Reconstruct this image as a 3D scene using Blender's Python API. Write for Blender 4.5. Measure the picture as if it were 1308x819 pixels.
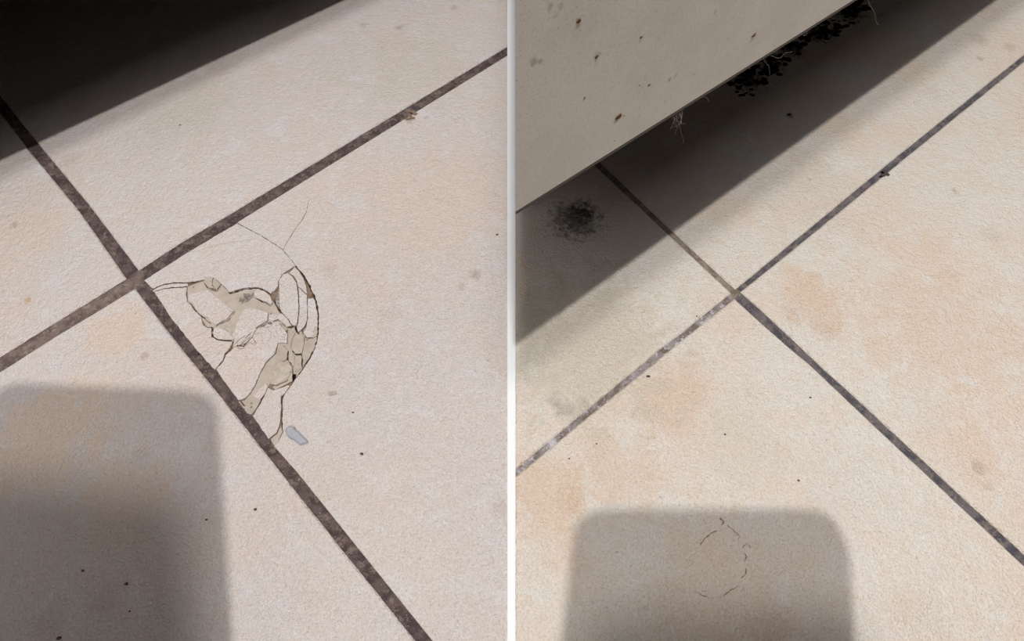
import bpy, bmesh, math, random
from mathutils import Vector, Matrix, noise
from mathutils.geometry import tessellate_polygon
for o in list(bpy.data.objects): bpy.data.objects.remove(o)
SC = bpy.context.scene
COL = SC.collection
random.seed(7)

# ------------------------------------------------------------------ camera
FPX, HC, TILT = 700.0, 0.18, math.radians(28)
cd = bpy.data.cameras.new('camera')
cam = bpy.data.objects.new('camera', cd); COL.objects.link(cam)
cam.location = (0, 0, HC); cam.rotation_euler = (TILT, 0, 0)
cd.sensor_width = 36; cd.lens = 36 * FPX / 1308; cd.clip_start = 0.002; cd.clip_end = 50
SC.camera = cam
# ------------------------------------------------------------------ world, lamps, exposure
wd = bpy.data.worlds.new('world'); SC.world = wd; wd.use_nodes = True
bg = wd.node_tree.nodes['Background']; bg.inputs[0].default_value = (0.97, 0.965, 1.0, 1); bg.inputs[1].default_value = 0.36
def lamp(name, loc, power, radius, col):
    l = bpy.data.lights.new(name, 'AREA'); l.shape = 'DISK'; l.size = radius * 2; l.energy = power; l.color = col
    o = bpy.data.objects.new(name, l); COL.objects.link(o); o.location = loc
    return o
lamp('key_lamp', (0, -0.27, 1.9), 6.7, 0.022, (1.0, 0.99, 0.98))
lamp('second_lamp', (0, 0.005, 1.9), 4.0, 0.10, (1.0, 0.99, 1.0))
SC.view_settings.view_transform = 'Standard'; SC.view_settings.look = 'None'
SC.view_settings.gamma = 1; SC.view_settings.use_curve_mapping = False
SC.view_settings.exposure = 1.47
WALLC = (.07, .068, .066)

# ------------------------------------------------------------------ helpers
CF = Vector((0, math.sin(TILT), -math.cos(TILT))); CU = Vector((0, math.cos(TILT), math.sin(TILT)))
def ray(px, py): return CF + Vector(((px - 654) / FPX, 0, 0)) - CU * ((py - 409.5) / FPX)
def at(px, py, z=0.0):
    r = ray(px, py); return Vector((0, 0, HC)) + r * ((HC - z) / -r.z)
def W(pts): return [at(*p).to_2d() for p in pts]
def empty(name, loc, label, cat, group=None):
    o = bpy.data.objects.new(name, None); COL.objects.link(o); o.location = loc; o.empty_display_size = 0.01
    o['label'] = label; o['category'] = cat
    if group: o['group'] = group
    return o
def tag(o, label, cat=None, group=None, kind=None):
    if label: o['label'] = label
    if cat: o['category'] = cat
    if group: o['group'] = group
    if kind: o['kind'] = kind
    return o
def obj(name, bm, mat, parent=None, smooth=False):
    me = bpy.data.meshes.new(name); 
    if not bm.faces.layers.int.get('oriented'): bmesh.ops.recalc_face_normals(bm, faces=bm.faces[:])
    bm.to_mesh(me); bm.free(); me.materials.append(mat)
    if smooth:
        for p in me.polygons: p.use_smooth = True
    o = bpy.data.objects.new(name, me); COL.objects.link(o)
    if parent:
        o.parent = parent
        loc = Vector(parent.location); q = parent
        while q.parent: q = q.parent; loc += q.location
        o.matrix_parent_inverse = Matrix.Translation(-loc)
    return o
def area(p): return 0.5 * sum(p[i][0] * p[(i+1) % len(p)][1] - p[(i+1) % len(p)][0] * p[i][1] for i in range(len(p)))
def ccw(p): return p if area(p) > 0 else p[::-1]
def dedupe(p, e=4e-5):
    q = []
    for a in p:
        if not q or (Vector(a) - Vector(q[-1])).length > e: q.append(Vector(a))
    if len(q) > 2 and (q[0] - q[-1]).length < e: q.pop()
    return q
def inset(p, d):
    n = len(p); out = []
    for i in range(n):
        a, b, c = p[i-1], p[i], p[(i+1) % n]
        e1 = (b - a).normalized(); e2 = (c - b).normalized()
        n1 = Vector((-e1.y, e1.x)); n2 = Vector((-e2.y, e2.x))
        m = n1 + n2
        if m.length < 0.2: m = n1
        m.normalize(); k = d / max(0.45, m.dot(n1))
        out.append(b + m * k)
    return out
def nvec(p): return Vector((noise.noise(p), noise.noise(p + Vector((31.7, 4.3, 12.9))), noise.noise(p + Vector((7.1, 53.3, 28.4)))))
def clip(p, a, b, c):            # keep a*x+b*y<=c
    out = []
    for i in range(len(p)):
        u, v = p[i-1], p[i]; fu = a*u[0]+b*u[1]-c; fv = a*v[0]+b*v[1]-c
        if (fu > 0) != (fv > 0):
            t = fu / (fu - fv); out.append(Vector((u[0]+(v[0]-u[0])*t, u[1]+(v[1]-u[1])*t)))
        if fv <= 0: out.append(Vector(v))
    return out
def rough(p, step=0.0007, amp=0.00012, freq=900):
    out = []
    for i in range(len(p)):
        a = p[i]; b = p[(i+1) % len(p)]; L = (b - a).length; n = max(1, int(L / step))
        for k in range(n):
            q = a + (b - a) * (k / n)
            d = nvec(Vector((q.x*freq, q.y*freq, 0))) * amp + nvec(Vector((q.x*freq*.35, q.y*freq*.35, 5))) * amp
            out.append(q + d.to_2d())
    return out
def slab(p, z=0.0, th=0.008, ch=0.0004, ins=0.0, tx=0.0, ty=0.0, undercut=0.0):
    """solid plate with a chamfered top; tx, ty tilt it"""
    p = ccw(dedupe(p))
    if ins: p = inset(p, ins)
    c = sum(p, Vector((0, 0))) / len(p)
    def zz(q, z0): return z0 + (q.x - c.x) * tx + (q.y - c.y) * ty
    rings = [[Vector((q.x, q.y, zz(q, z))) for q in inset(p, ch)],
             [Vector((q.x, q.y, zz(q, z - ch * .8))) for q in p],
             [Vector((q.x, q.y, zz(q, z - th))) for q in (inset(p, undercut) if undercut else p)]]
    bm = bmesh.new(); vs = [[bm.verts.new(v) for v in r] for r in rings]
    n = len(p)
    for k, rev in ((0, False), (2, True)):
        flat = [Vector((v.x, v.y, 0)) * 1000 for v in rings[k]]
        for t3 in tessellate_polygon([flat]):
            A_, B_, C_ = (flat[i] for i in t3)
            up = (B_ - A_).cross(C_ - A_).z > 0
            if up == rev: t3 = t3[::-1]
            try: bm.faces.new([vs[k][i] for i in t3])
            except ValueError: pass
    for a, b in ((1, 0), (2, 1)):
        for i in range(n):
            bm.faces.new((vs[a][i], vs[a][(i+1) % n], vs[b][(i+1) % n], vs[b][i]))
    bm.faces.layers.int.new('oriented')
    return bm
def box(bm, lo, hi, M=None):
    vs = [Vector((x, y, z)) for x in (lo[0], hi[0]) for y in (lo[1], hi[1]) for z in (lo[2], hi[2])]
    if M: vs = [M @ v for v in vs]
    v = [bm.verts.new(q) for q in vs]
    for f in ((0,1,3,2),(4,6,7,5),(0,4,5,1),(2,3,7,6),(0,2,6,4),(1,5,7,3)): bm.faces.new([v[i] for i in f])
def tube(bm, pts, r, n=5):
    prev = None
    for i, p in enumerate(pts):
        d = (pts[min(i+1, len(pts)-1)] - pts[max(i-1, 0)]).normalized()
        a = d.cross(Vector((.3, .5, .81))).normalized(); b = d.cross(a)
        rr = r(i / (len(pts)-1)) if callable(r) else r
        ring = [bm.verts.new(p + (a * math.cos(t) + b * math.sin(t)) * rr) for t in [2*math.pi*k/n for k in range(n)]]
        if prev:
            for k in range(n): bm.faces.new((prev[k], prev[(k+1) % n], ring[(k+1) % n], ring[k]))
        prev = ring
def lump(bm, c, r, seed=0, flat=.6, sub=2, amp=.35, fr=1.3):
    res = bmesh.ops.create_icosphere(bm, subdivisions=sub, radius=1)
    rx, ry, rz = r if isinstance(r, tuple) else (r, r, r*flat)
    for v in res['verts']:
        k = 1 + amp * noise.noise(v.co * fr + Vector((seed*3.1, seed*1.7, seed)))
        v.co = Vector((v.co.x*rx*k, v.co.y*ry*k, v.co.z*rz*k)) + c

# ------------------------------------------------------------------ materials
class NT:
    def __init__(s, name):
        s.m = bpy.data.materials.new(name); s.m.use_nodes = True; s.t = s.m.node_tree; s.b = s.t.nodes['Principled BSDF']
        s.pos = s.t.nodes.new('ShaderNodeNewGeometry').outputs['Position']
    def n(s, k, **kw):
        x = s.t.nodes.new(k)
        for a, v in kw.items(): setattr(x, a, v)
        return x
    def l(s, a, b): s.t.links.new(a, b)
    def noise(s, scale, detail=4, rough=.55, off=(0,0,0), dist=0):
        mp = s.n('ShaderNodeMapping'); s.l(s.pos, mp.inputs[0]); mp.inputs['Location'].default_value = off
        x = s.n('ShaderNodeTexNoise'); s.l(mp.outputs[0], x.inputs['Vector'])
        x.inputs['Scale'].default_value = scale; x.inputs['Detail'].default_value = detail
        x.inputs['Roughness'].default_value = rough; x.inputs['Distortion'].default_value = dist
        return x.outputs['Fac']
    def ramp(s, f, a, b, lo=0, hi=1):
        x = s.n('ShaderNodeMapRange'); x.interpolation_type = 'SMOOTHSTEP'; s.l(f, x.inputs[0])
        x.inputs[1].default_value = a; x.inputs[2].default_value = b; x.inputs[3].default_value = lo; x.inputs[4].default_value = hi
        return x.outputs[0]
    def math(s, op, a, b=0.0):
        x = s.n('ShaderNodeMath', operation=op)
        for i, v in enumerate((a, b)):
            if isinstance(v, (int, float)): x.inputs[i].default_value = v
            else: s.l(v, x.inputs[i])
        return x.outputs[0]
    def mix(s, f, a, b):
        x = s.n('ShaderNodeMix', data_type='RGBA')
        if isinstance(f, (int, float)): x.inputs[0].default_value = f
        else: s.l(f, x.inputs[0])
        for i, v in ((6, a), (7, b)):
            if isinstance(v, tuple): x.inputs[i].default_value = (*v, 1)
            else: s.l(v, x.inputs[i])
        return x.outputs[2]
    def color(s, c):
        if isinstance(c, tuple): s.b.inputs['Base Color'].default_value = (*c, 1)
        else: s.l(c, s.b.inputs['Base Color'])
    def bump(s, h, strength=.5, dist=.0002):
        x = s.n('ShaderNodeBump'); x.inputs['Strength'].default_value = strength; x.inputs['Distance'].default_value = dist
        s.l(h, x.inputs['Height']); s.l(x.outputs[0], s.b.inputs['Normal'])
    def rs(s, r, sp=.5):
        s.b.inputs['Roughness'].default_value = r; s.b.inputs['Specular IOR Level'].default_value = sp
def srgb(r, g, b):
    f = lambda c: (c/255/12.92 if c/255 <= .04045 else ((c/255+.055)/1.055)**2.4)
    return (f(r), f(g), f(b))

def tile_material(name, base, warm, pale, stains, patches, off):
    t = NT(name)
    c = t.mix(t.ramp(t.noise(22, 5, .6, off), .40, .68), base, warm)
    c = t.mix(t.ramp(t.noise(110, 7, .7, (off[0]+3, 1, 0), .4), .50, .62, 0, .6), c, warm)
    c = t.mix(t.ramp(t.noise(90, 7, .68, (off[0]+7, 2, 0), .6), .52, .64, 0, .6), c, pale)
    # broad warm and pale clouds of the print; greyish left ones paint in dimmer light
    def blob(px, py, r, ragged):
        p = at(px, py)
        v = t.n('ShaderNodeVectorMath', operation='DISTANCE'); t.l(t.pos, v.inputs[0]); v.inputs[1].default_value = p
        d = t.math('MULTIPLY', v.outputs['Value'], 1 / r)
        return t.math('ADD', d, t.math('MULTIPLY', t.math('SUBTRACT', ragged, .5), 2.6))
    rg = t.noise(95, 5, .65, (2, off[1], 0), .5); rf = t.noise(420, 5, .7, (1, off[1], 0), .3)
    for (px, py, r, col, a) in patches:
        c = t.mix(t.ramp(blob(px, py, r, rg), .35, 1.0, a, 0), c, col)
    c = t.mix(t.ramp(t.noise(900, 3, .7), .60, .76, 0, .35), c, (base[0]*.66, base[1]*.60, base[2]*.55))
    for (px, py, r, col, a) in stains:
        c = t.mix(t.ramp(blob(px, py, r, rf), .2, 1.15, a * (1.1 if a > .7 and r > .005 else .5 if r > .004 else .75), 0), c, col)
    c = t.mix(t.ramp(t.noise(1900, 2, .6, (8, 1, 0)), .56, .68, 0, .55), c, srgb(240, 232, 226))  # pale specks paint the glints of the sandy grain into the colour
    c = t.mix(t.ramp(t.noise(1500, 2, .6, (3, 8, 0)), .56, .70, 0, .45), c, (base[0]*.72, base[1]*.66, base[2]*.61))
    pits = t.ramp(t.noise(520, 2, .5, (off[0], 9, 0)), .735, .77, 0, .5)
    c = t.mix(pits, c, srgb(150, 122, 98))
    t.color(c)
    t.rs(.26, .5)
    g = t.math('ADD', t.noise(1300, 2, .6), t.math('MULTIPLY', t.noise(450, 2, .5), .9))
    t.bump(g, 1.0, .0008)
    return t.m
BR = srgb(150, 120, 92); GR = srgb(128, 118, 110); PE = srgb(226, 199, 174); PL = srgb(224, 216, 208)
left_stains = [(524, 152, .0028, BR, .85), (607, 350, .0030, BR, .55), (590, 366, .0022, BR, .4), (545, 150, .0014, BR, .5),
               (510, 35, .003, BR, .5), (465, 32, .0025, BR, .35), (580, 10, .0025, BR, .5), (370, 20, .008, srgb(178,160,142), .6),
               (280, 85, .009, BR, .25), (88, 205, .005, BR, .35), (18, 288, .002, GR, .6), (36, 384, .0018, srgb(190,150,90), .8),
               (130, 770, .006, BR, .35), (184, 455, .002, BR, .5), (180, 580, .004, BR, .25), (60, 800, .007, BR, .3),
               (500, 400, .005, BR, .2), (420, 345, .004, BR, .2), (640, 650, .004, BR, .25), (535, 135, .0015, GR, .5)]
left_patches = [(560, 260, .035, PE, .35), (60, 560, .025, PE, .6), (150, 420, .016, PE, .5), (160, 640, .02, PE, .5), (30, 300, .02, PE, .3),
                (480, 720, .03, PL, .35), (130, 250, .02, PL, .35), (240, 140, .03, srgb(206, 196, 182), .6), (520, 90, .04, srgb(208, 198, 184), .5)]  # last two paint the dimmer light on the upper tile into its colour
right_stains = [(722, 524, .0045, GR, .75), (708, 510, .003, GR, .35), (745, 516, .003, GR, .35), (840, 452, .002, srgb(90,80,75), .2),
                (1130, 222, .0018, GR, .8), (1252, 50, .006, BR, .45), (1290, 60, .004, BR, .3), (1252, 75, .002, GR, .6),
                (1220, 244, .002, BR, .5), (1190, 120, .006, BR, .2), (1252, 598, .003, BR, .45), (1262, 620, .002, BR, .3),
                (1050, 420, .006, srgb(200,165,135), .6), (1010, 400, .004, srgb(190,160,140), .4), (730, 640, .006, srgb(205,165,130), .6),
                (735, 280, .012, srgb(70,60,55), .75), (745, 272, .006, srgb(60,50,48), .9), (1008, 147, .0022, srgb(50,42,40), .9), (955, 102, .009, srgb(24,19,18), .85), (985, 84, .007, srgb(24,19,18), .85), (1012, 64, .007, srgb(24,19,18), .8), (1045, 42, .009, srgb(24,19,18), .85), (1085, 16, .009, srgb(24,19,18), .85),
                (1265, 300, .006, BR, .25), (1175, 790, .01, srgb(205,180,160), .5), (985, 800, .008, srgb(190,160,135), .5), (850, 770, .010, srgb(190,160,135), .4)]
right_patches = [(860, 500, .018, PE, .75), (700, 640, .02, PE, .75), (1040, 380, .016, PE, .8), (1200, 420, .04, PE, .5), (930, 760, .03, PE, .4), (780, 600, .018, PE, .6),
                 (1080, 620, .02, PL, .4), (950, 560, .02, srgb(222, 212, 196), .6), (1230, 560, .02, PE, .35), (1180, 520, .012, PL, .4),
                 (750, 440, .04, srgb(210, 198, 178), .75), (1040, 250, .03, srgb(220, 205, 190), .5)]
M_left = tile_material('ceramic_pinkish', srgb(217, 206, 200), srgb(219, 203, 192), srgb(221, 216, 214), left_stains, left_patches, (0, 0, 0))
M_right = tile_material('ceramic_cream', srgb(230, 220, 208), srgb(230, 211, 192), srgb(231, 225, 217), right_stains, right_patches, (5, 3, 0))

def grout_material(name, dark, mid, light, k=.6):
    t = NT(name)
    c = t.mix(t.ramp(t.noise(260, 6, .7), .42, .58), dark, mid)
    c = t.mix(t.ramp(t.noise(330, 6, .75, (4, 4, 0)), .53, .62, 0, k), c, light)
    c = t.mix(t.ramp(t.noise(1500, 2, .6, (1, 2, 0)), .66, .72, 0, .7), c, srgb(190, 178, 168))
    t.color(c); t.rs(.75, .4)
    t.bump(t.math('ADD', t.noise(1600, 3, .7), t.noise(500, 3, .6)), .9, .0005)
    return t.m
M_gd = grout_material('grout_dark_brown', srgb(74, 60, 59), srgb(102, 86, 81), srgb(150, 130, 116))
M_gm = grout_material('grout_brown_grey', srgb(100, 84, 78), srgb(128, 110, 102), srgb(165, 148, 134))
M_gg = grout_material('grout_slate', srgb(78, 74, 80), srgb(112, 104, 104), srgb(150, 136, 120))
M_gt = grout_material('grout_tan', srgb(118, 104, 92), srgb(150, 134, 120), srgb(176, 162, 148))
M_gw = grout_material('grout_pale_grey', srgb(120, 106, 98), srgb(158, 148, 146), srgb(205, 200, 205), .9)
t = NT('substrate'); t.color(t.mix(t.noise(500), srgb(70, 56, 48), srgb(105, 88, 74))); t.rs(.9, .2); M_bed = t.m
t = NT('fired_clay'); c = t.mix(t.ramp(t.noise(260, 4, .6), .35, .7), srgb(191, 178, 164), srgb(176, 163, 149))
c = t.mix(t.ramp(t.noise(1400, 2, .5), .68, .74, 0, .7), c, srgb(120, 98, 80)); t.color(c); t.rs(.7, .3)
t.bump(t.noise(900, 3, .6), .5, .0002); M_clay = t.m
t = NT('rough_clay'); c = t.mix(t.ramp(t.noise(500, 4, .6), .35, .7), srgb(204, 192, 177), srgb(184, 171, 156))
c = t.mix(t.ramp(t.noise(1100, 2, .5), .66, .72, 0, .8), c, srgb(130, 100, 80)); t.color(c); t.rs(.8, .3)
t.bump(t.noise(1100, 3, .6), 1, .0005); M_rough = t.m
t = NT('grey_mortar'); t.color(t.mix(t.ramp(t.noise(900, 4, .6), .4, .6), srgb(130, 118, 110), srgb(186, 178, 172))); t.rs(.8, .3)
t.bump(t.noise(1000, 4, .7), 1, .0008); M_mortar = t.m
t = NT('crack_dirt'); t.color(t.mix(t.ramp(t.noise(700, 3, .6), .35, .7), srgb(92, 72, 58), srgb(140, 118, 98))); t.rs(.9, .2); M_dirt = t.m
t = NT('faint_dirt'); t.color(srgb(165, 145, 125)); t.rs(.8, .2); M_faint = t.m
t = NT('plain_white'); t.color((.93, .93, .93)); t.rs(.6, .3); M_white = t.m
t = NT('blue_grey_ceramic'); t.color(t.mix(t.noise(700), srgb(160, 160, 166), srgb(176, 175, 180))); t.rs(.5, .4); t.bump(t.noise(900), .6, .0004); M_blue = t.m
t = NT('grime'); t.color(t.mix(t.noise(900), srgb(14, 10, 9), srgb(38, 28, 25))); t.rs(.95, .1); M_grime = t.m
t = NT('brown_grit'); t.color(t.mix(t.noise(1500), srgb(88, 62, 44), srgb(125, 92, 62))); t.rs(.9, .2); M_grit = t.m
t = NT('dark_grit'); t.color(srgb(82, 74, 72)); t.rs(.9, .2); M_dgrit = t.m
t = NT('hair'); t.color(srgb(150, 140, 132)); t.rs(.6, .4); M_hair = t.m
t = NT('dark_kick'); t.color(srgb(40, 36, 34)); t.rs(.7, .3); M_kick = t.m
t = NT('black_plastic'); t.color((.02, .02, .022)); t.rs(.35, .5); M_black = t.m
t = NT('screen_glass'); t.color((.01, .01, .012)); t.rs(.08, .5); M_glass = t.m
t = cabN = NT('cabinet_grey')
c = t.mix(t.ramp(t.noise(70, 5, .6), .35, .7), srgb(240, 234, 226), srgb(231, 225, 216))
c = t.mix(t.ramp(t.noise(2600, 3, .7), .50, .72, 0, .45), c, srgb(180, 170, 158))
c = t.mix(t.ramp(t.noise(420, 2, .5, (3, 0, 0)), .73, .78, 0, .45), c, srgb(130, 112, 98))
cab_c = c; t.color(c); t.rs(.6, .3); t.bump(t.noise(2200, 3, .6), .6, .0001); M_cab = t.m
t = NT('edge_band'); t.color(srgb(92, 84, 78)); t.rs(.6, .3); M_edge = t.m
t = NT('smudge'); t.color(srgb(178, 164, 148)); t.rs(.8, .2); M_smudge = t.m

# ------------------------------------------------------------------ floor
bm = bmesh.new(); box(bm, (-2.4, -2.4, -.03), (2.4, 2.4, -.0040))
floor = obj('floor', bm, M_bed); tag(floor, 'beige ceramic tile floor with dark joints', kind='structure')

def ext(p, q, d):               # push the end q of segment p-q outwards by d
    return q + (q - p).normalized() * d
def line(pts, d0=0.0, d1=0.0):  # pixels -> floor, both ends optionally extended
    w = W(pts)
    if d0: w[0] = ext(w[1], w[0], d0)
    if d1: w[-1] = ext(w[-2], w[-1], d1)
    return w
SL = [at(648, 0).to_2d(), at(648, 819).to_2d()]; SR = [at(658.5, 0).to_2d(), at(658.5, 819).to_2d()]
def hp(a, b, left):             # half plane beside the divider
    n = Vector((-(b - a).y, (b - a).x)); c = n.dot(a)
    if (n.x > 0) != left: n = -n; c = -c
    return n.x, n.y, c
HL = hp(*SL, True); HR = hp(*SR, False)
def clipside(p, left):
    p = clip(p, *(HL if left else HR))
    for h in ((-1, 0, .45), (1, 0, .45), (0, 1, .75), (0, -1, .3)): p = clip(p, *h)
    return p
D = .7
# joints of the left floor, running out from the crossing
LAl_u = [(161, 355.6), (60, 418), (0, 455.4)]; LAl_l = [(172, 368.4), (70, 430), (0, 474.6)]
LAr_u = [(176.5, 345), (235, 307), (300, 269), (648, 59)]; LAr_l = [(184, 358), (245, 319), (303, 284), (648, 71)]
LBu_l = [(161, 355.6), (101, 270), (35, 190), (0, 144)]; LBu_r = [(176.5, 345), (111.4, 259), (54, 190), (6, 130)]
LBd_l = [(172, 368.4), (209, 416.5), (237, 452), (273.8, 497), (308, 540), (380, 631), (435, 700), (530, 819)]
LBd_r = [(184, 358), (197, 374), (218, 406), (253.3, 450), (293, 497), (323, 534), (350.3, 570.5), (380, 604), (552.5, 819)]
RAl_u = [(934, 374), (880, 418), (840, 449), (659.5, 598)]; RAl_l = [(938.7, 381.4), (880, 427.5), (659.7, 608)]
RAr_u = [(939.5, 369.5), (1010, 311.6), (1135, 208.5), (1308, 70)]; RAr_l = [(946, 372.7), (1010, 321.5), (1139, 216), (1308, 78.5)]
RBu_l = [(934, 374), (880, 323.5), (757, 208)]; RBu_r = [(939.5, 369.5), (880, 315), (773, 212)]
RBd_l = [(938.7, 381.4), (969, 409), (1003.8, 440), (1034, 465), (1125, 551), (1308, 722)]
RBd_r = [(946, 372.7), (969, 393), (1010, 431), (1053, 471.6), (1094.6, 509), (1308, 707.5)]
def corner_tile(e1, e2, left, name='tile', far=None, mat=None, lab=None):
    a = line(e1, 0, D); b = line(e2, 0, D)
    p = a[::-1] + b[1:]
    m = a[-1] + b[-1] - a[0]
    p = p + [m]
    p = clipside(ccw(dedupe(p)), left)
    return p
tiles = {}
for key, e1, e2, left in (('L_left', LAl_u, LBu_l, True), ('L_up', LBu_r, LAr_u, True), ('L_down', LAl_l, LBd_l, True),
                          ('R_left', RAl_u, RBu_l, False), ('R_up', RBu_r, RAr_u, False), ('R_down', RAl_l, RBd_l, False), ('R_right', RAr_l, RBd_r, False)):
    p = corner_tile(e1, e2, left)
    p = rough(p, .004, .00010, 220)
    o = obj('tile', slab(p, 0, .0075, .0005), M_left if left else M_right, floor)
    tiles[key] = o

# --- the broken tile: its sound body, bounded by the round fracture
ARC = [(303, 285), (313, 290), (327, 298), (341, 306), (355, 315), (361.5, 319.3), (369, 328.6), (377.8, 339.6), (386.7, 350.5), (394.7, 364.4),
       (400.6, 377.4), (405, 391), (407, 405), (406.6, 421), (405.4, 433), (402, 444), (395.5, 458.5), (386.7, 471.6), (378, 482.6), (371.8, 492.5),
       (363.6, 503.5), (361, 510), (360.3, 525.5), (360, 541), (361.5, 552), (356, 563), (350.3, 570.5)]
a = line(LAr_l[2:], 0, D); b = line([(350.3, 570.5), (380, 604), (552.5, 819)], 0, D)
p = a[::-1] + W(ARC)[1:] + b[1:] + [a[-1] + b[-1] - a[0]]
p = clipside(ccw(dedupe(p)), True)
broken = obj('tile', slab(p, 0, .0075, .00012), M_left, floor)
tag(broken, 'tile with a round impact fracture and missing glaze at its corner')

V = {0: (170, 270, 5.03), 1: (180, 330, 6.823), 2: (290, 320, 6.3), 3: (250, 400, 6.3), 4: (290, 420, 4.55), 'p': (0, 0, 1)}
def Z(v, *pts): x, y, s = V[v]; return [(x + a / s, y + b / s) for a, b in pts]
G, K, R_, MO = M_left, M_clay, M_rough, M_mortar
frags = []
def frag(px, z=0.0, ins=.00008, mat=None, th=.0026, tx=0, ty=0, amp=.00017, name='fragment', label=None, ch=.00010):
    q = rough(ccw(dedupe(W(px))), *((.0009, .00004) if name in ('clay_body', 'dirty_bed') else (.00045, amp)))
    if name in ('clay_body', 'dirty_bed'): ch = .00002
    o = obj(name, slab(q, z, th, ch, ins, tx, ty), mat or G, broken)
    if label: tag(o, label)
    return o
mm = .001
# bare clay body exposed under the lost glaze (lower level)
frag(Z(1, (395, 240), (545, 180), (640, 165), (700, 215), (780, 290), (880, 264)) + Z(2, (180, 296), (250, 300), (345, 368), (420, 500), (500, 600), (470, 640), (330, 600), (200, 640))
     + Z(1, (860, 660), (820, 720), (620, 690), (540, 590), (400, 380)), -.75*mm, 0, K, name='clay_body', label='bare clay body exposed where the glaze broke away')
frag(Z(3, (335, 705), (385, 695), (430, 650), (470, 590), (510, 490), (560, 400), (640, 320), (660, 230), (745, 215), (740, 380), (700, 395), (640, 440), (600, 540), (560, 620), (480, 760), (440, 812), (405, 800)),
     -.8*mm, 0, K, name='clay_body', label='smooth strip of bare clay curving down to the joint')
t = NT('dirt_filled_bed'); t.color(t.mix(t.ramp(t.noise(300, 3, .6), .4, .6), srgb(112, 90, 74), srgb(140, 118, 100))); t.rs(.9, .2); M_fill = t.m
frag([(184, 358), (245, 319), (303, 285)] + ARC[1:] + [(323, 534), (293, 497), (253.3, 450), (218, 406), (197, 374)], -1.0*mm, .0001, M_fill, name='dirty_bed', label='dirt-brown bed showing in the cracks')
# large glazed plates
F1 = [(184, 358), (245, 319), (303, 285)] + ARC[1:8] + Z(2, (500, 153), (445, 186), (436, 205), (415, 245), (411, 285), (385, 318), (350, 350), (320, 325), (285, 306), (245, 296), (180, 296), (120, 303), (70, 318), (20, 336), (0, 314)) \
     + Z(1, (700, 222), (640, 175), (600, 160), (545, 185), (470, 203), (415, 209), (330, 208), (270, 213), (200, 226), (150, 243), (115, 264), (95, 262))
frag(F1, 0, .00004, label='largest loose plate of glaze beside the joint crossing')
frag(Z(1, (98, 285), (120, 266), (150, 248), (200, 232), (270, 219), (330, 214), (405, 214), (414, 240), (395, 246), (330, 247), (270, 254), (200, 264), (150, 276), (110, 292)), -.1*mm, .00007, label='thin curved sliver of glaze')
frag(Z(1, (100, 292), (150, 279), (200, 267), (270, 257), (340, 251), (400, 251), (396, 290), (396, 340), (405, 378), (436, 408), (466, 453), (516, 498), (531, 513), (531, 547), (543, 580), (580, 602), (614, 605), (616, 640), (619, 682), (655, 706), (700, 718), (760, 722), (800, 722))
     + Z(3, (296, 222), (288, 262), (262, 293), (235, 325), (216, 385), (190, 415), (160, 448), (150, 460)) + [(253.3, 450), (218, 406), (197, 374)], -.05*mm, .00010)
frag(Z(1, (415, 312), (470, 300), (520, 292), (580, 276), (620, 305), (700, 370), (800, 445), (812, 456), (788, 482), (745, 530), (700, 552), (650, 582), (604, 556), (578, 512), (545, 503), (514, 482), (474, 438), (444, 393), (414, 368)), .02*mm, .00012, ty=.01, label='map-shaped flake of glaze standing proud')
frag(Z(3, (136, 112), (131, 180), (160, 200), (210, 212), (300, 214), (310, 200), (270, 152), (230, 126), (180, 110)), -.4*mm, .00005, ty=-.03, tx=.02)
frag(Z(2, (135, 470), (200, 462), (330, 492), (328, 560), (270, 596), (240, 616)) + Z(3, (490, 120), (470, 175), (400, 240), (330, 262), (300, 285), (296, 262), (310, 205), (280, 145), (240, 118)) + Z(1, (800, 650), (830, 560)),
     -.12*mm, .00006, tx=.01)
frag(Z(3, (160, 452), (220, 388), (240, 330), (292, 286), (325, 266), (382, 268), (455, 192), (488, 130), (560, 100), (592, 62), (660, 66), (705, 118), (738, 165), (740, 190), (735, 245), (660, 240), (648, 290), (638, 320), (560, 400), (510, 490), (470, 590), (430, 650), (385, 692), (340, 700)) + [(293, 497)],
     -.08*mm, .00008, ty=.004)
frag(Z(3, (470, 650), (520, 600), (572, 560), (582, 600), (555, 650), (516, 702), (466, 676)), -.1*mm, .0001)
frag(Z(3, (462, 682), (512, 708), (480, 765), (440, 812), (418, 770), (440, 720)), -.7*mm, .0001, K, tx=.05)
frag(Z(4, (146, 506), (180, 452), (215, 392), (235, 342), (270, 358), (350, 328), (366, 332), (326, 384), (313, 400), (313, 480), (308, 543), (290, 600), (248, 634), (240, 638)), -.03*mm, .00002)
frag(Z(4, (309, 550), (322, 600), (300, 650), (272, 684), (247, 640), (290, 604)), -.45*mm, .0001, K, label='wedge of bare clay')
# chunks and flakes of the shattered right hand band
frag(Z(3, (735, 112), (800, 108), (870, 162)) + [(404.5, 430), (401, 444), (394.5, 458.5), (385.7, 471.6), (377, 482)] + Z(3, (770, 540), (640, 600), (600, 560), (650, 400), (735, 300)), -.75*mm, 0, K, name='clay_body', label='bare clay under the chunks by the fracture rim')
frag(Z(3, (680, 402), (730, 395), (778, 432), (778, 462), (740, 538), (650, 580), (610, 578), (586, 550), (600, 490), (640, 440)), .55*mm, -.00007, R_, th=.0032, ch=.0003, tx=-.06, name='chunk', label='lumpy chunk of bare clay with dark pits')
frag(Z(3, (782, 466), (776, 545), (632, 612), (612, 590), (650, 584), (742, 542)), -.1*mm, -.00005, K, ty=.2)
frag(Z(3, (666, 252), (700, 262), (736, 300), (730, 368), (700, 388), (665, 358), (648, 326)), -.15*mm, -.00007, K, tx=.05)
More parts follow.
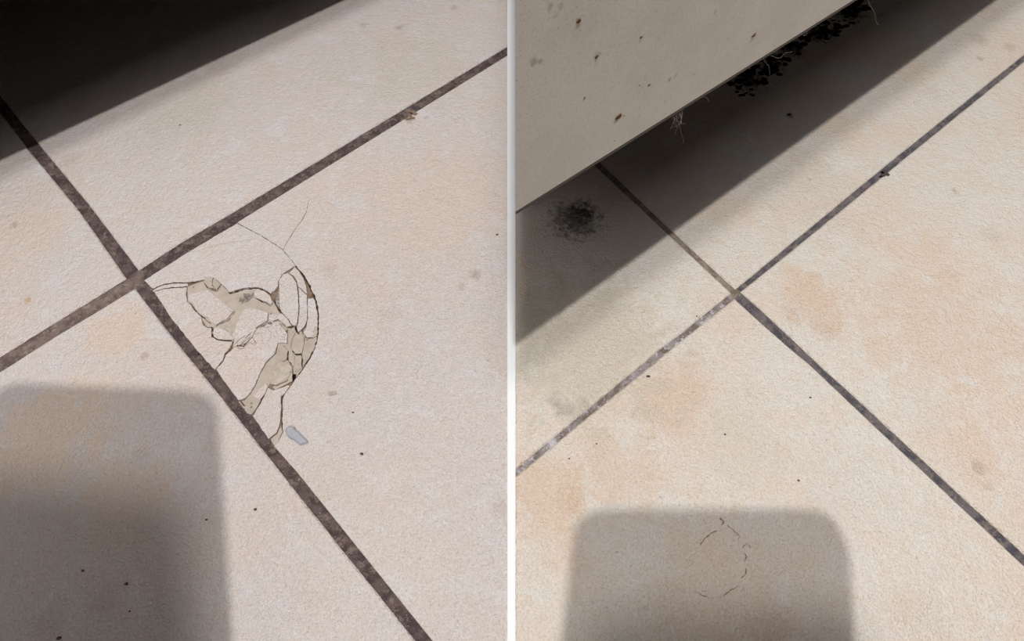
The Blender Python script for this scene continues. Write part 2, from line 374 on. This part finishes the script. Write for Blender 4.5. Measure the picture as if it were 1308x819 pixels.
frag(Z(2, (445, 192), (490, 181), (528, 212), (558, 260), (569, 340), (577, 440), (571, 540), (556, 606), (524, 604), (492, 550), (437, 495), (420, 440), (421, 360), (419, 290), (421, 240), (440, 212)), .05*mm, .00001, tx=-.01, label='leaf-shaped flake of glaze inside the round fracture')
frag(Z(2, (500, 182), (544, 132), (580, 168), (618, 230), (638, 290), (644, 352), (572, 292), (565, 248), (536, 205)), 0, .00001)
frag(Z(2, (574, 296), (640, 360), (646, 450), (643, 560), (622, 612), (572, 662), (562, 630), (576, 560), (583, 450), (578, 350)), -.02*mm, .00001, ty=-.01)
frag(Z(2, (650, 388), (690, 382), (716, 430), (726, 500), (726, 600), (714, 690), (652, 700), (612, 660), (640, 602), (650, 540), (648, 450)), -.25*mm, -.00005, tx=-.03)
frag(Z(4, (442, 90), (470, 62), (524, 60), (508, 110), (480, 168), (440, 228), (438, 150), (446, 122)), -.5*mm, -.00007, K, tx=-.05)
frag(Z(3, (802, 192), (848, 164), (870, 192), (868, 250), (850, 318), (800, 330), (778, 300), (772, 240)), -.05*mm, -.00007, K, ty=.03)
frag(Z(3, (862, 322), (850, 440), (800, 470), (787, 422), (796, 345), (848, 335)), -.5*mm, -.00005, K)
frag(Z(3, (738, 115), (798, 114), (800, 150), (770, 200), (760, 280), (790, 342), (785, 430), (742, 382), (736, 290), (750, 200)), -.35*mm, -.00007, K, tx=-.04)
frag(Z(2, (216, 345), (245, 310), (300, 325), (345, 367), (366, 415), (354, 434), (310, 411), (260, 392), (230, 366)), .05*mm, -.00005, tx=.02, label='small pale flake of glaze over the dark hollow')
frag(Z(2, (384, 332), (412, 290), (415, 440), (404, 462), (380, 402), (366, 366)), -.9*mm, .00005, MO, tx=.2)
frag(Z(2, (335, 515), (400, 520), (438, 508), (480, 542), (516, 604), (480, 610), (442, 572), (410, 548), (370, 560), (335, 578)), -.05*mm, -.00007, tx=.02)
frag(Z(1, (548, 192), (600, 162), (638, 176), (622, 240), (656, 272), (590, 260), (557, 225)), .5*mm, .00004, K, th=.0015, ty=.1, tx=.06, name='chunk', label='pale clay chip resting against the edge of the largest plate')
frag(Z(1, (642, 177), (696, 221), (664, 277), (625, 237)), .35*mm, .00004, K, th=.0012, tx=-.25, name='chunk')
frag(Z(2, (95, 385), (122, 340), (212, 330), (206, 370), (150, 412), (108, 425)), -.55*mm, .00006, MO, name='chunk', label='rough grey mortar crumb')
frag(Z(2, (660, 610), (730, 600), (728, 660), (700, 700), (640, 700), (612, 665)), -.3*mm, .0001, R_)
frag(Z(4, (360, 262), (398, 262), (394, 288), (376, 304), (360, 296)), -.2*mm, 0, M_grime, name='chunk', label='dark crumb of dirt')

def M_deep_ref(): return bpy.data.materials.get('crack_shade_dark')
def ribbon(parent, pts, w, z, mat, name='hairline_crack', wob=.00012, label=None):
    P = W(pts); Q = []
    for i in range(len(P) - 1):
        n = max(1, int((P[i+1] - P[i]).length / .0004))
        for k in range(n): Q.append(P[i] + (P[i+1] - P[i]) * (k / n))
    Q.append(P[-1])
    Q = [q + nvec(Vector((q.x*1100, q.y*1100, 3))).to_2d() * wob * (.5 if mat is M_deep_ref() else 1) + (nvec(Vector((q.x*900, q.y*900, 0))) + nvec(Vector((q.x*315, q.y*315, 5)))).to_2d() * (.00017 if mat is M_deep_ref() else 0) for q in Q]
    bm = bmesh.new(); prev = None; N = len(Q)
    for i, q in enumerate(Q):
        d = (Q[min(i+1, N-1)] - Q[max(i-1, 0)]).normalized(); nn = Vector((-d.y, d.x))
        ww = w * (.35 + .65 * math.sin(math.pi * min(1, (i + .6) / N) ) ** .5) * (.75 + 1.1 * noise.noise(Vector((q.x*700, q.y*700, 8))))
        a = bm.verts.new((*(q + nn * ww / 2), z)); b = bm.verts.new((*(q - nn * ww / 2), z))
        if prev: bm.faces.new((prev[0], prev[1], b, a))
        prev = (a, b)
    o = obj(name, bm, mat, parent)
    if label: tag(o, label)
    return o
eps = .00003
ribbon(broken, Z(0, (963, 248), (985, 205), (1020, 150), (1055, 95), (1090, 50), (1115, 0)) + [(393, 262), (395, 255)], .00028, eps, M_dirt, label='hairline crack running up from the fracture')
ribbon(broken, Z(0, (380, 265), (450, 243), (520, 226), (600, 205), (700, 188), (790, 178)), .00014, eps, M_faint)
ribbon(broken, Z(0, (950, 420), (955, 370), (975, 330), (1040, 350)), .00012, eps, M_faint)
z7 = -.05 * mm + eps
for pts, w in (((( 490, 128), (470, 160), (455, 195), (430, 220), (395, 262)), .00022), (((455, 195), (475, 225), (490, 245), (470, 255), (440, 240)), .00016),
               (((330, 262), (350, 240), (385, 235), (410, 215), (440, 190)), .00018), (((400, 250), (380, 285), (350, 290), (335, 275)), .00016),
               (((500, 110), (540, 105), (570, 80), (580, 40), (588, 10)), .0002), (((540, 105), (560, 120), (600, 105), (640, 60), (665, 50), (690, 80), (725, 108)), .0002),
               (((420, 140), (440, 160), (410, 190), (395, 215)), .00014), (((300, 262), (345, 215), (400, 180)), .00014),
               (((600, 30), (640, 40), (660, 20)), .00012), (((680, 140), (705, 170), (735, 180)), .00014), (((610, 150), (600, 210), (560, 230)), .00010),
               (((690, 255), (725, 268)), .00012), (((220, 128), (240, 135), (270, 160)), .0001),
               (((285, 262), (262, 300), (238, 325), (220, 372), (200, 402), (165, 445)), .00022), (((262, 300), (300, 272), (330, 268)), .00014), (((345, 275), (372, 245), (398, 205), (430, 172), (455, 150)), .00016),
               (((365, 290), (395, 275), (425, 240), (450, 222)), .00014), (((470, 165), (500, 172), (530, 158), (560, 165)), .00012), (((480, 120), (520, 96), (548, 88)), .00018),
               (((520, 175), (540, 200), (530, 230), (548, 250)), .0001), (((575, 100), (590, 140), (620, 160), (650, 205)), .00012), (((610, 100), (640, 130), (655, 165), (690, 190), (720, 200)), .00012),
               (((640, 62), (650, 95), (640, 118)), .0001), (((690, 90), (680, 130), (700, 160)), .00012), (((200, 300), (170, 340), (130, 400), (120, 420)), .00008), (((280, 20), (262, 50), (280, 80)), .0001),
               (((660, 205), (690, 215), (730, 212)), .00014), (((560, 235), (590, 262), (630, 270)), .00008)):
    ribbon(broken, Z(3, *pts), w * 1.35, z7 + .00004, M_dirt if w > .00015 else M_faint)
zc = -.75 * mm + eps
t = NT('crack_shade_dark'); t.color(srgb(62, 48, 40)); t.rs(.9, .2); M_deep = t.m  # dark ribbons: cracks, plus shade painted along plate edges and the fracture rim
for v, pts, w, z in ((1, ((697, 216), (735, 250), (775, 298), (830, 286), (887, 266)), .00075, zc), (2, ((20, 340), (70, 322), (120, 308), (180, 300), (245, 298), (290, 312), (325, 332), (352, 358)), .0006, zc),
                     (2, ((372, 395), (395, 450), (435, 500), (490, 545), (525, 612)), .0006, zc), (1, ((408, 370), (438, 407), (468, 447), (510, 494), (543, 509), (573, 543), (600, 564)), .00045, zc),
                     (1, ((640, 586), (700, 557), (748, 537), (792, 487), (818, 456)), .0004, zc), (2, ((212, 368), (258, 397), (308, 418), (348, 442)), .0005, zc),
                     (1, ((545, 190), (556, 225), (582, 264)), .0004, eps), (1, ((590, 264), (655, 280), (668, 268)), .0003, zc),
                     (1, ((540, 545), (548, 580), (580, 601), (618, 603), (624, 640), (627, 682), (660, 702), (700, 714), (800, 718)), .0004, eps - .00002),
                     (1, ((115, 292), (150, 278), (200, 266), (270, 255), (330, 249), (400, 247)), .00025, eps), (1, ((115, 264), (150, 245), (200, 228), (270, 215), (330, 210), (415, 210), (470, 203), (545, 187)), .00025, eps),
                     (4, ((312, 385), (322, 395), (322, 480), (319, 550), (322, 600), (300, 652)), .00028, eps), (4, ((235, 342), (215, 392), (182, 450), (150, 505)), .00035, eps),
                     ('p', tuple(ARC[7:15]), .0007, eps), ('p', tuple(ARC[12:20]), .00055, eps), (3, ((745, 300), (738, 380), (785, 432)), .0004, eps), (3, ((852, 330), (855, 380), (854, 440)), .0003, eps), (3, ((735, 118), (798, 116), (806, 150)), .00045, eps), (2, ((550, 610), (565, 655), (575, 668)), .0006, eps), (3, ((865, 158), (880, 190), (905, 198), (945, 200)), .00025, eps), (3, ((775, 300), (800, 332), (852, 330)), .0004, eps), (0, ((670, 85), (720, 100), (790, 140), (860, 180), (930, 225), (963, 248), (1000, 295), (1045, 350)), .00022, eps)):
    ribbon(broken, Z(v, *pts), w, z, M_deep, name='crack_shade_line')
ribbon(broken, Z(1, (600, 605), (560, 640), (500, 670), (450, 700)), .00014, 0.0, M_faint)
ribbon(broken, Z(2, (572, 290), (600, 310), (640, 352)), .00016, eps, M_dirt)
# crumbs lying in the fracture, part of the rubble
bm = bmesh.new(); rnd = random.Random(3)
for v, x, y, r in [(3, 500, 160, .5), (3, 520, 130, .4), (3, 470, 235, .5), (3, 350, 275, .5), (3, 380, 255, .45), (3, 330, 240, .4), (2, 350, 500, .3), (2, 95, 400, .4),
                   (2, 100, 380, .3), (2, 345, 560, .4), (2, 420, 590, .5), (2, 440, 630, .4), (2, 620, 640, .4), (2, 600, 660, .35), (3, 880, 180, .4), (3, 890, 210, .3),
                   (3, 440, 750, .4), (3, 440, 720, .3), (1, 450, 245, .3), (1, 575, 245, .3), (3, 560, 150, .35), (3, 590, 120, .3), (3, 640, 130, .3), (3, 530, 200, .3),
                   (3, 420, 210, .35), (2, 640, 620, .3), (2, 690, 650, .35), (3, 700, 60, .3), (3, 740, 90, .3)]:
    q = at(*Z(v, (x, y))[0]); lump(bm, q + Vector((0, 0, -.0001)), r * .0009, x, .5, 1, .5)
o = obj('crumbs', bm, M_rough, broken); tag(o, 'tiny clay crumbs loose in the cracks', kind='stuff')
# crack ring and hairlines printed by an old blow on the tile of the right floor
rd = tiles['R_down']
RV = (650, 640, 2.783)
def Y(*pts): return [(RV[0] + a / RV[2], RV[1] + b / RV[2]) for a, b in pts]
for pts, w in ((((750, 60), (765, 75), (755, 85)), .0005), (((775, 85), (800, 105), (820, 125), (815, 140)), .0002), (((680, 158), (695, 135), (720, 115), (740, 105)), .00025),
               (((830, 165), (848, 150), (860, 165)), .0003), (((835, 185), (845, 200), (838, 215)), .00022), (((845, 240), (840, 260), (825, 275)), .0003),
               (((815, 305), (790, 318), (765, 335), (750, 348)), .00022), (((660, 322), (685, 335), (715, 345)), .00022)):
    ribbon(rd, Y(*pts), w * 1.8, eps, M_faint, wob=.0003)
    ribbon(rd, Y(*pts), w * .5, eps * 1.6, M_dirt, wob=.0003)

# --- joints
def joint(e1, e2, left, mat, lab=None, zt=-.0010):
    """rough raked strip of grout between two tile edges"""
    def resample(P, n):
        L = [0]
        for i in range(len(P)-1): L.append(L[-1] + (P[i+1]-P[i]).length)
        out = []
        for k in range(n):
            s = L[-1] * k / (n-1); i = 0
            while i < len(P)-2 and L[i+1] < s: i += 1
            out.append(P[i] + (P[i+1]-P[i]) * ((s-L[i]) / max(1e-9, L[i+1]-L[i])))
        return out
    far = .06 if not (left is None) else .06
    a = line(e1, .0, far); b = line(e2, .0, far)
    side = HL if left else HR
    n = 170; a = resample(a, n); b = resample(b, n); m = 9
    bm = bmesh.new(); rows = []
    for i in range(n):
        row = []
        w = (b[i] - a[i]); u = w.normalized() if w.length > 1e-6 else Vector((1, 0))
        A = a[i] - u * .0012; B = b[i] + u * .0012
        for k in range(m):
            q = A + (B - A) * (k / (m-1))
            f = side[0]*q.x + side[1]*q.y - side[2]
            if f > 0: q = q - Vector((side[0], side[1])) * (f / (side[0]**2 + side[1]**2))
            e = abs(k / (m-1) * 2 - 1)
            z = zt + .00035 * e**2 + noise.noise(Vector((q.x*260, q.y*260, 0))) * .0003 + noise.noise(Vector((q.x*1100, q.y*1100, 4))) * .00022
            row.append(bm.verts.new((q.x, q.y, min(z, -.0003) if 0 < k < m-1 else -.0034)))
        rows.append(row)
    for i in range(n-1):
        for k in range(m-1): bm.faces.new((rows[i][k], rows[i+1][k], rows[i+1][k+1], rows[i][k+1]))
    o = obj('grout_joint', bm, mat, floor, True)
    if lab: tag(o, lab)
    return o
joint(LAl_u, LAl_l, True, M_gm, 'brown-grey joint running to the left edge')
joint(LAr_u, LAr_l, True, M_gd, 'dark brown joint above the broken tile')
joint(LBu_l, LBu_r, True, M_gd, 'dark joint running up into the shade')
joint(LBd_l, LBd_r, True, M_gd, 'wide speckled dark joint beside the broken tile')
joint(RAl_u, RAl_l, False, M_gw, 'joint with pale grey worn patches')
joint(RAr_u, RAr_l, False, M_gg, 'narrow slate-grey joint')
joint(RBu_l, RBu_r, False, M_gt, 'tan joint running under the cabinet')
joint(RBd_l, RBd_r, False, M_gg, 'wide slate-grey joint with brown flecks')
bm = bmesh.new()
for pts in (W([(161, 355.6), (176.5, 345), (184, 358), (172, 368.4)]),):
    bm2 = slab(inset(ccw(pts), -.001), -.0009, .002, .0002)
    o = obj('grout_joint', bm2, M_gm, floor); tag(o, 'grout filling the crossing near the broken tile')
bm.free()
bm2 = slab(inset(ccw(W([(934, 374), (939.5, 369.5), (946, 372.7), (938.7, 381.4)])), -.001), -.0009, .002, .0002)
o = obj('grout_joint', bm2, M_gt, floor); tag(o, 'grout filling the crossing near the cabinet')

# --- white strip added for the gap between the two side-by-side views
a0, a1 = SL; b0, b1 = SR
a0 = ext(a1, a0, .3); b0 = ext(b1, b0, .3); a1 = ext(a0, a1, .2); b1 = ext(b0, b1, .2)
o = obj('gutter_strip_1', slab([a0, a1, b1, b0], .0006, .006, .0001), M_white); tag(o, 'narrow white strip added for the gap between the two views of tile floor', kind='structure')

# ------------------------------------------------------------------ cabinets
HE = .098
def cabinet(e0, e1, x0, len_, left_end, label, visible, k=.0655):
    """base cabinet whose front lower edge runs e0->e1 at height HE"""
    d = (e1 - e0).normalized(); nrm = Vector((d.y, -d.x))     # towards the viewer
    t = empty('kitchen_cabinet', (e0.x, e0.y, 0), label, 'cabinet', 'base cabinets over the tile floors')
    back = -nrm * .5
    def prism(poly, z0, z1, ch=.0006):
        return slab(poly, z1, z1 - z0, ch)
    A = e0; B = e0 + d * len_
    def cut(p): return clip([Vector(q) for q in p], *left_end)
    top = .24
    P = cut([A - d*.8, B, B - nrm*.018, A - d*.8 - nrm*.018]); obj('front_panel', prism(ccw(P), HE, top, .0008), M_cab, t)
    P = cut([A - d*.8 + nrm*.0000, B, B - nrm*.0184, A - d*.8 - nrm*.0184]); obj('edge_band', prism(ccw(P), HE - .0009, HE - .0001, .0002), M_edge, t)
    P = cut([A - d*.8 - nrm*.0186, B - nrm*.0186, B + back, A - d*.8 + back]); obj('carcass', prism(ccw(P), HE + .002, top, .0006), M_kick, t)
    P = cut([A - d*.8 - nrm*k, B - nrm*k, B - nrm*(k+.016), A - d*.8 - nrm*(k+.016)]); obj('kick_plate', prism(ccw(P), .0005, HE + .001, .0005), M_kick, t)
    P = cut([A - d*.8 + nrm*.000, B + nrm*.000, B + back, A - d*.8 + back]); obj('worktop', prism(ccw(P), top + .001, top + .03, .002), M_cab, t)
    return t, d, nrm
def lift(px, py, z): return at(px, py, z).to_2d()
e0 = lift(658.5, 270.5, HE); e1 = lift(1090, 0, HE)
XE = e0.x
XW = 0.0
t_r, dR, nR = cabinet(e0, e1, 0, .8, (-1, 0, -XE), 'pale grey-beige base cabinet with brown specks, its lower edge above the shaded tiles', True)
cabR = t_r
for ch in t_r.children:          # the end stands a hair out of plumb against the divider
    for v in ch.data.vertices:
        if v.co.x < XE + .0035: v.co.x += .00643 * (.469 * v.co.y + .883 * (HC - v.co.z)) - XE
s0 = at(0, 205).to_2d(); s1 = at(440, 0).to_2d(); dl = (s1 - s0).normalized(); nl = Vector((dl.y, -dl.x))
bK = HE / 1.9; Es = s0.dot(nl) * (1 - bK) + Vector((0, -.27)).dot(nl) * bK
base = s0 + nl * (Es - s0.dot(nl))
cabinet(base, base + dl, 0, .9, (1, 0, -.004), 'base cabinet above the broken tile floor, only its shade in the picture', False, .28)

# ------------------------------------------------------------------ unseen room walls, added to block ambient light
t = NT('wall_blocker'); t.color(WALLC); t.rs(.9, .2); M_wall = t.m  # kept near-black so little light bounces in under the cabinets
for nm, a, b, lab in (('wall_front', (-1.5, .95), (1.5, 1.05), 'wall opposite the cabinets'), ('wall_back', (-1.5, -.95), (1.5, -.85), 'wall behind the cabinets'),
                      ('wall_left', (-1.5, -.85), (-1.4, .95), 'wall on the left'), ('wall_right', (1.4, -.85), (1.5, .95), 'wall on the right')):
    P = [dR * u + nR * v for u, v in ((a[0], a[1]), (b[0], a[1]), (b[0], b[1]), (a[0], b[1]))]
    o = obj(nm, slab(P, 2.3, 2.305, .001), M_wall); tag(o, 'unseen near-black light-blocking ' + lab, kind='structure')

# dried splashes on the right cabinet's front
def on_panel(px, py):
    r = ray(px, py); o = Vector((0, 0, HC)); n3 = Vector((nR.x, nR.y, 0)); p0 = Vector((e0.x, e0.y, 0))
    return o + r * ((p0 - o).dot(n3) / r.dot(n3))
c = cab_c
for px, py, r, a in ((855, 102, .0006, .5), (682, 79, .0009, .5), (690, 79, .0007, .5), (863, 97, .0005, .4), (886, 95, .0005, .35), (704, 10, .0008, .4), (718, 8, .0008, .3), (710, 20, .0007, .25), (914, 15, .0005, .4), (787, 154, .0010, .35), (961, 50, .0009, .35), (740, 30, .0006, .3), (764, 70, .0008, .3), (850, 130, .0007, .2)):
    v = cabN.n('ShaderNodeVectorMath', operation='DISTANCE'); cabN.l(cabN.pos, v.inputs[0]); v.inputs[1].default_value = on_panel(px, py)
    d = cabN.math('ADD', cabN.math('MULTIPLY', v.outputs['Value'], 1 / r), cabN.math('MULTIPLY', cabN.math('SUBTRACT', cabN.noise(1500, 4, .7), .5), 2.4))
    c = cabN.mix(cabN.ramp(d, .2, 1.1, a, 0), c, srgb(140, 120, 104))
cabN.color(c)
for k, (px, py, r, m, lab) in enumerate([(790, 149, .00052, M_grit, 'brown dried splash low on the cabinet front'), (963, 45, .00045, M_grit, 'brown dried splash near the cabinet edge at the top'),
        (739, 27, .0003, M_grit, 'small brown spot'), (829, 109, .0002, M_grit, None), (747, 125, .00014, M_grit, None), (797, 148, .00012, M_grit, None), (785, 180, .00011, M_grit, None), (819, 48, .0002, M_grit, None),
        (762, 73, .00022, M_grit, None), (817, 109, .00012, M_grit, None)]):
    q = on_panel(px, py); bm = bmesh.new()
    lump(bm, Vector((0, 0, 0)), (r * 1.5, r * (.3 if m is M_grit else .02), r * .9), k + 3, 1, 2, .9, 1.6)
    Mx = Matrix.Translation(q) @ Matrix.Rotation(math.atan2(dR.y, dR.x), 4, 'Z')
    bmesh.ops.transform(bm, matrix=Mx, verts=bm.verts[:])
    o = obj('dried_splash', bm, m, cabR, True)
    if lab: tag(o, lab)

# ------------------------------------------------------------------ hairs hanging at the cabinet's lower edge
def edge_pt(px, py): return on_panel(px, py)
rn = random.Random(11)
def strand(bm, px0, py0, px1, py1, curl, r=.00007, seed=0):
    a = on_panel(px0, py0); a.z = HE - .0012; a -= Vector((nR.x, nR.y, 0)) * .0003
    # hangs just behind the edge: end point on the vertical plane through the lower edge
    b = on_panel(px1, py1)
    pts = []
    for i in range(15):
        s = i / 14
        w = Vector((noise.noise(Vector((s*3, seed, 0))), noise.noise(Vector((s*3, seed, 9))), noise.noise(Vector((s*3, seed, 5))))) * curl * math.sin(math.pi * min(1, s*1.0)) 
        pts.append(a.lerp(b, s) + Vector((w.x, w.y, w.z)))
    tube(bm, pts, r, 4)
tufts = [('hair tuft hanging in loops from the cabinet edge, the thickest one', [(871, 136, 865, 165, .002), (872, 136, 873, 183, .0015), (870, 137, 866, 150, .004), (874, 135, 862, 172, .003), (868, 138, 875, 158, .005), (866, 139, 856, 165, .002), (876, 134, 864, 146, .004)]),
         ('single pale hair hanging straight down from the cabinet edge near the top', [(1112, -14, 1122, 32, .0015)]),
         ('two pale hairs curling away from the cabinet edge beside black grime', [(980, 68, 983, 96, .0015), (985, 64, 1012, 66, .003), (990, 60, 1005, 54, .002)]),
         ('short loop of fine hair left of the hanging hairs by the grime', [(895, 121, 886, 130, .002), (902, 116, 905, 130, .001)]),
         ('short hair at the cabinet edge just above the grime', [(1028, 38, 1030, 41, .0015), (1031, 35, 1029, 40, .001), (1042, 28, 1044, 26, .001)])]
for k, (lab, ss) in enumerate(tufts):
    bm = bmesh.new()
    for j, (x0, y0, x1, y1, c) in enumerate(ss): strand(bm, x0, y0, x1, y1, c * .7, .000032, k*10 + j + .5)
    o = obj('hair_tuft', bm, M_hair, None, True); tag(o, lab, 'hair', 'hairs caught on the cabinet edge')

# ------------------------------------------------------------------ black grime under the cabinet
bm = bmesh.new(); rn = random.Random(5)
path = [(940, 100), (952, 115), (965, 100), (985, 88), (1000, 78), (1010, 62), (1028, 50), (1045, 42), (1060, 46), (1072, 34), (1088, 22), (1095, 10), (1050, 30), (1030, 30), (980, 80), (960, 88), (1100, 4), (945, 90), (1010, 40), (1000, 55)]
for i, (px, py) in enumerate(path):
    for j in range(12):
        q = at(px + rn.uniform(-11, 11), py + rn.uniform(-8, 8)); r = rn.uniform(.0005, .0021)
        lump(bm, q + Vector((0, 0, .0002)), (r, r * rn.uniform(.5, 1), r * .3), i * 7 + j, 1, 2, .8, 2.2)
o = obj('grime_clump', bm, M_grime); tag(o, 'black crusted grime on the shaded tile under the cabinet', 'grime', kind='stuff')
# ------------------------------------------------------------------ loose things on the floors
q = W(Z(4, (345, 600), (352, 580), (368, 571), (393, 572), (402, 590), (422, 602), (440, 625), (462, 642), (474, 655), (470, 668), (448, 674), (428, 678), (408, 664), (392, 650), (362, 640), (350, 622)))
o = obj('ceramic_chip', slab(rough(ccw(dedupe(q)), .0006, .00015), .0011, .0010, .0005, 0, -.06, .06), M_blue); tag(o, 'pale blue-grey ceramic chip lying beside the broken corner', 'chip')
crumbs = [(162, 746, .00055, 0, 'dark brown crumb in the phone shadow, the upper middle one'), (106, 729, .00045, 0, 'dark brown crumb in the phone shadow, highest of three'), (166, 781, .0003, 1, 'tiny dark crumb in the phone shadow, rightmost one'),
          (76, 815, .0006, 0, 'dark brown crumb at the bottom of the phone shadow'), (264, 664, .0004, 1, 'small dark crumb at the right rim of the left phone shadow'), (326, 651, .0005, 1, 'dark grit grain between left phone shadow and joint'),
          (462, 580, .0006, 1, 'grey grit grain on the sound part of the broken tile'), (451, 527, .0004, 1, 'bluish grit grain right of the round fracture'), (828, 481, .0006, 1, 'black grit grain below the joint of the cream tiles'),
          (1035, 508, .0004, 1, 'black grit grain left of the slate joint'), (1020, 614, .0004, 0, 'brown grit grain above the right phone shadow'), (926, 555, .00035, 1, 'tiny grey grain in the middle of the cream tile'),
          (762, 567, .0003, 1, 'tiny dark grain under the pale grey joint'), (727, 586, .0003, 1, 'tiny dark grain near the divider strip'), (890, 404, .0003, 1, 'tiny dark grain left of the cream tile crossing'),
          (345, 413, .0007, 2, 'grey-blue grain lying on the shattered glaze'), (1008, 147, .0009, 1, 'dark crumb on the shaded tile under the cabinet'), (252, 452, .0004, 0, 'brown grain on the loose plate left of the fracture'),
          (635, 300, .0005, 0, 'brown grain beside the divider strip'), (230, 160, .0004, 1, 'tiny dark grain on the tile below the shade')]
for k, (px, py, r, m, lab) in enumerate(crumbs):
    bm = bmesh.new(); lump(bm, at(px, py) + Vector((0, 0, r*.35)), (r, r*.75, r*.5), k, 1, 2, .6, 1.5)
    o = obj('grit_grain', bm, (M_grit, M_dgrit, M_mortar)[m], None, True); tag(o, lab, 'grit', 'grit grains scattered on the tiles')
t = NT('dust'); t.color(srgb(138, 116, 98)); t.rs(.95, .05); M_dust = t.m
# fluff caught at the joints
for lab, c, m in (('brown dust clump caught at the joint above the broken tile', [(527, 143), (524, 148), (530, 146), (521, 152), (527, 151)], M_dust), ('small dust clump at the narrow slate joint', [(1130, 219), (1133, 223), (1128, 224)], M_dgrit)):
    bm = bmesh.new()
    for i, (px, py) in enumerate(c): lump(bm, at(px, py) + Vector((0, 0, .0002)), (.0011, .0008, .0004), i, 1, 2, .9, 2.5)
    o = obj('dust_clump', bm, m); tag(o, lab, 'dust', 'dust clumps caught at the joints')
q = W([(419, 501), (429, 500), (430, 504), (421, 506)])
o = obj('clear_flake', slab(ccw(q), .0004, .0003, .0001), M_clay); tag(o, 'small pale rectangular flake right of the fracture', 'chip')
bm = bmesh.new(); tube(bm, [at(x, y, .0006) for x, y in ((1302, 151), (1305, 149), (1309, 150), (1313, 148))], .00012, 5)
o = obj('lint_thread', bm, M_white); tag(o, 'short white lint thread at the far right edge', 'thread')

# ------------------------------------------------------------------ the phones held above the floors (outside the frame, they cast the shades)
def phone(corner, U, V, w, l, label):
    """corner = upper corner, U/V unit vectors of width and length"""
    U = U.normalized(); V = (V - U * V.dot(U)).normalized(); N = U.cross(V)
    t = empty('smartphone', corner, label, 'phone', 'phones held over the floors')
    M = Matrix((U, V, N)).transposed().to_4x4(); M.translation = corner
    def rr(w0, l0, w1, l1, r, z0, z1):
        bm = bmesh.new(); pts = []
        for cx, cy, a0 in ((w1-r, l1-r, 0), (w0+r, l1-r, 90), (w0+r, l0+r, 180), (w1-r, l0+r, 270)):
            for k in range(9): a = math.radians(a0 + 90*k/8); pts.append((cx + r*math.cos(a), cy + r*math.sin(a)))
        A = [bm.verts.new(M @ Vector((x, y, z0))) for x, y in pts]; B = [bm.verts.new(M @ Vector((x, y, z1))) for x, y in pts]
        bm.faces.new(A[::-1]); bm.faces.new(B); n = len(pts)
        for i in range(n): bm.faces.new((A[i], A[(i+1) % n], B[(i+1) % n], B[i]))
        return bm
    obj('body', rr(0, 0, w, l, .0095, -.004, .004), M_black, t)
    obj('screen', rr(.003, .003, w-.003, l-.003, .007, -.0046, -.0041), M_glass, t)
    obj('camera_bump', rr(.008, .008, .045, .022, .006, .0041, .0056), M_black, t)
    return t
def held(c, ex, ey, ez, label):
    M = Matrix.Rotation(ez, 3, 'Z') @ Matrix.Rotation(ey, 3, 'Y') @ Matrix.Rotation(ex, 3, 'X')
    V = M @ Vector((0, -1, 0)); U = M @ Vector((1, 0, 0))
    # right-handed frame: width along U, length along -V starting from the lower end
    return phone(Vector(c) + V * .152, U, -V, .076, .152, label)
held((.0186, -.0043, .191), .9723, .1527, .023, 'black phone held over the cream tiles, seen only by its shade')
held((-.1646, .0342, .190), .9637, -.2965, -.0949, 'black phone held over the pinkish tiles, seen only by its shade')
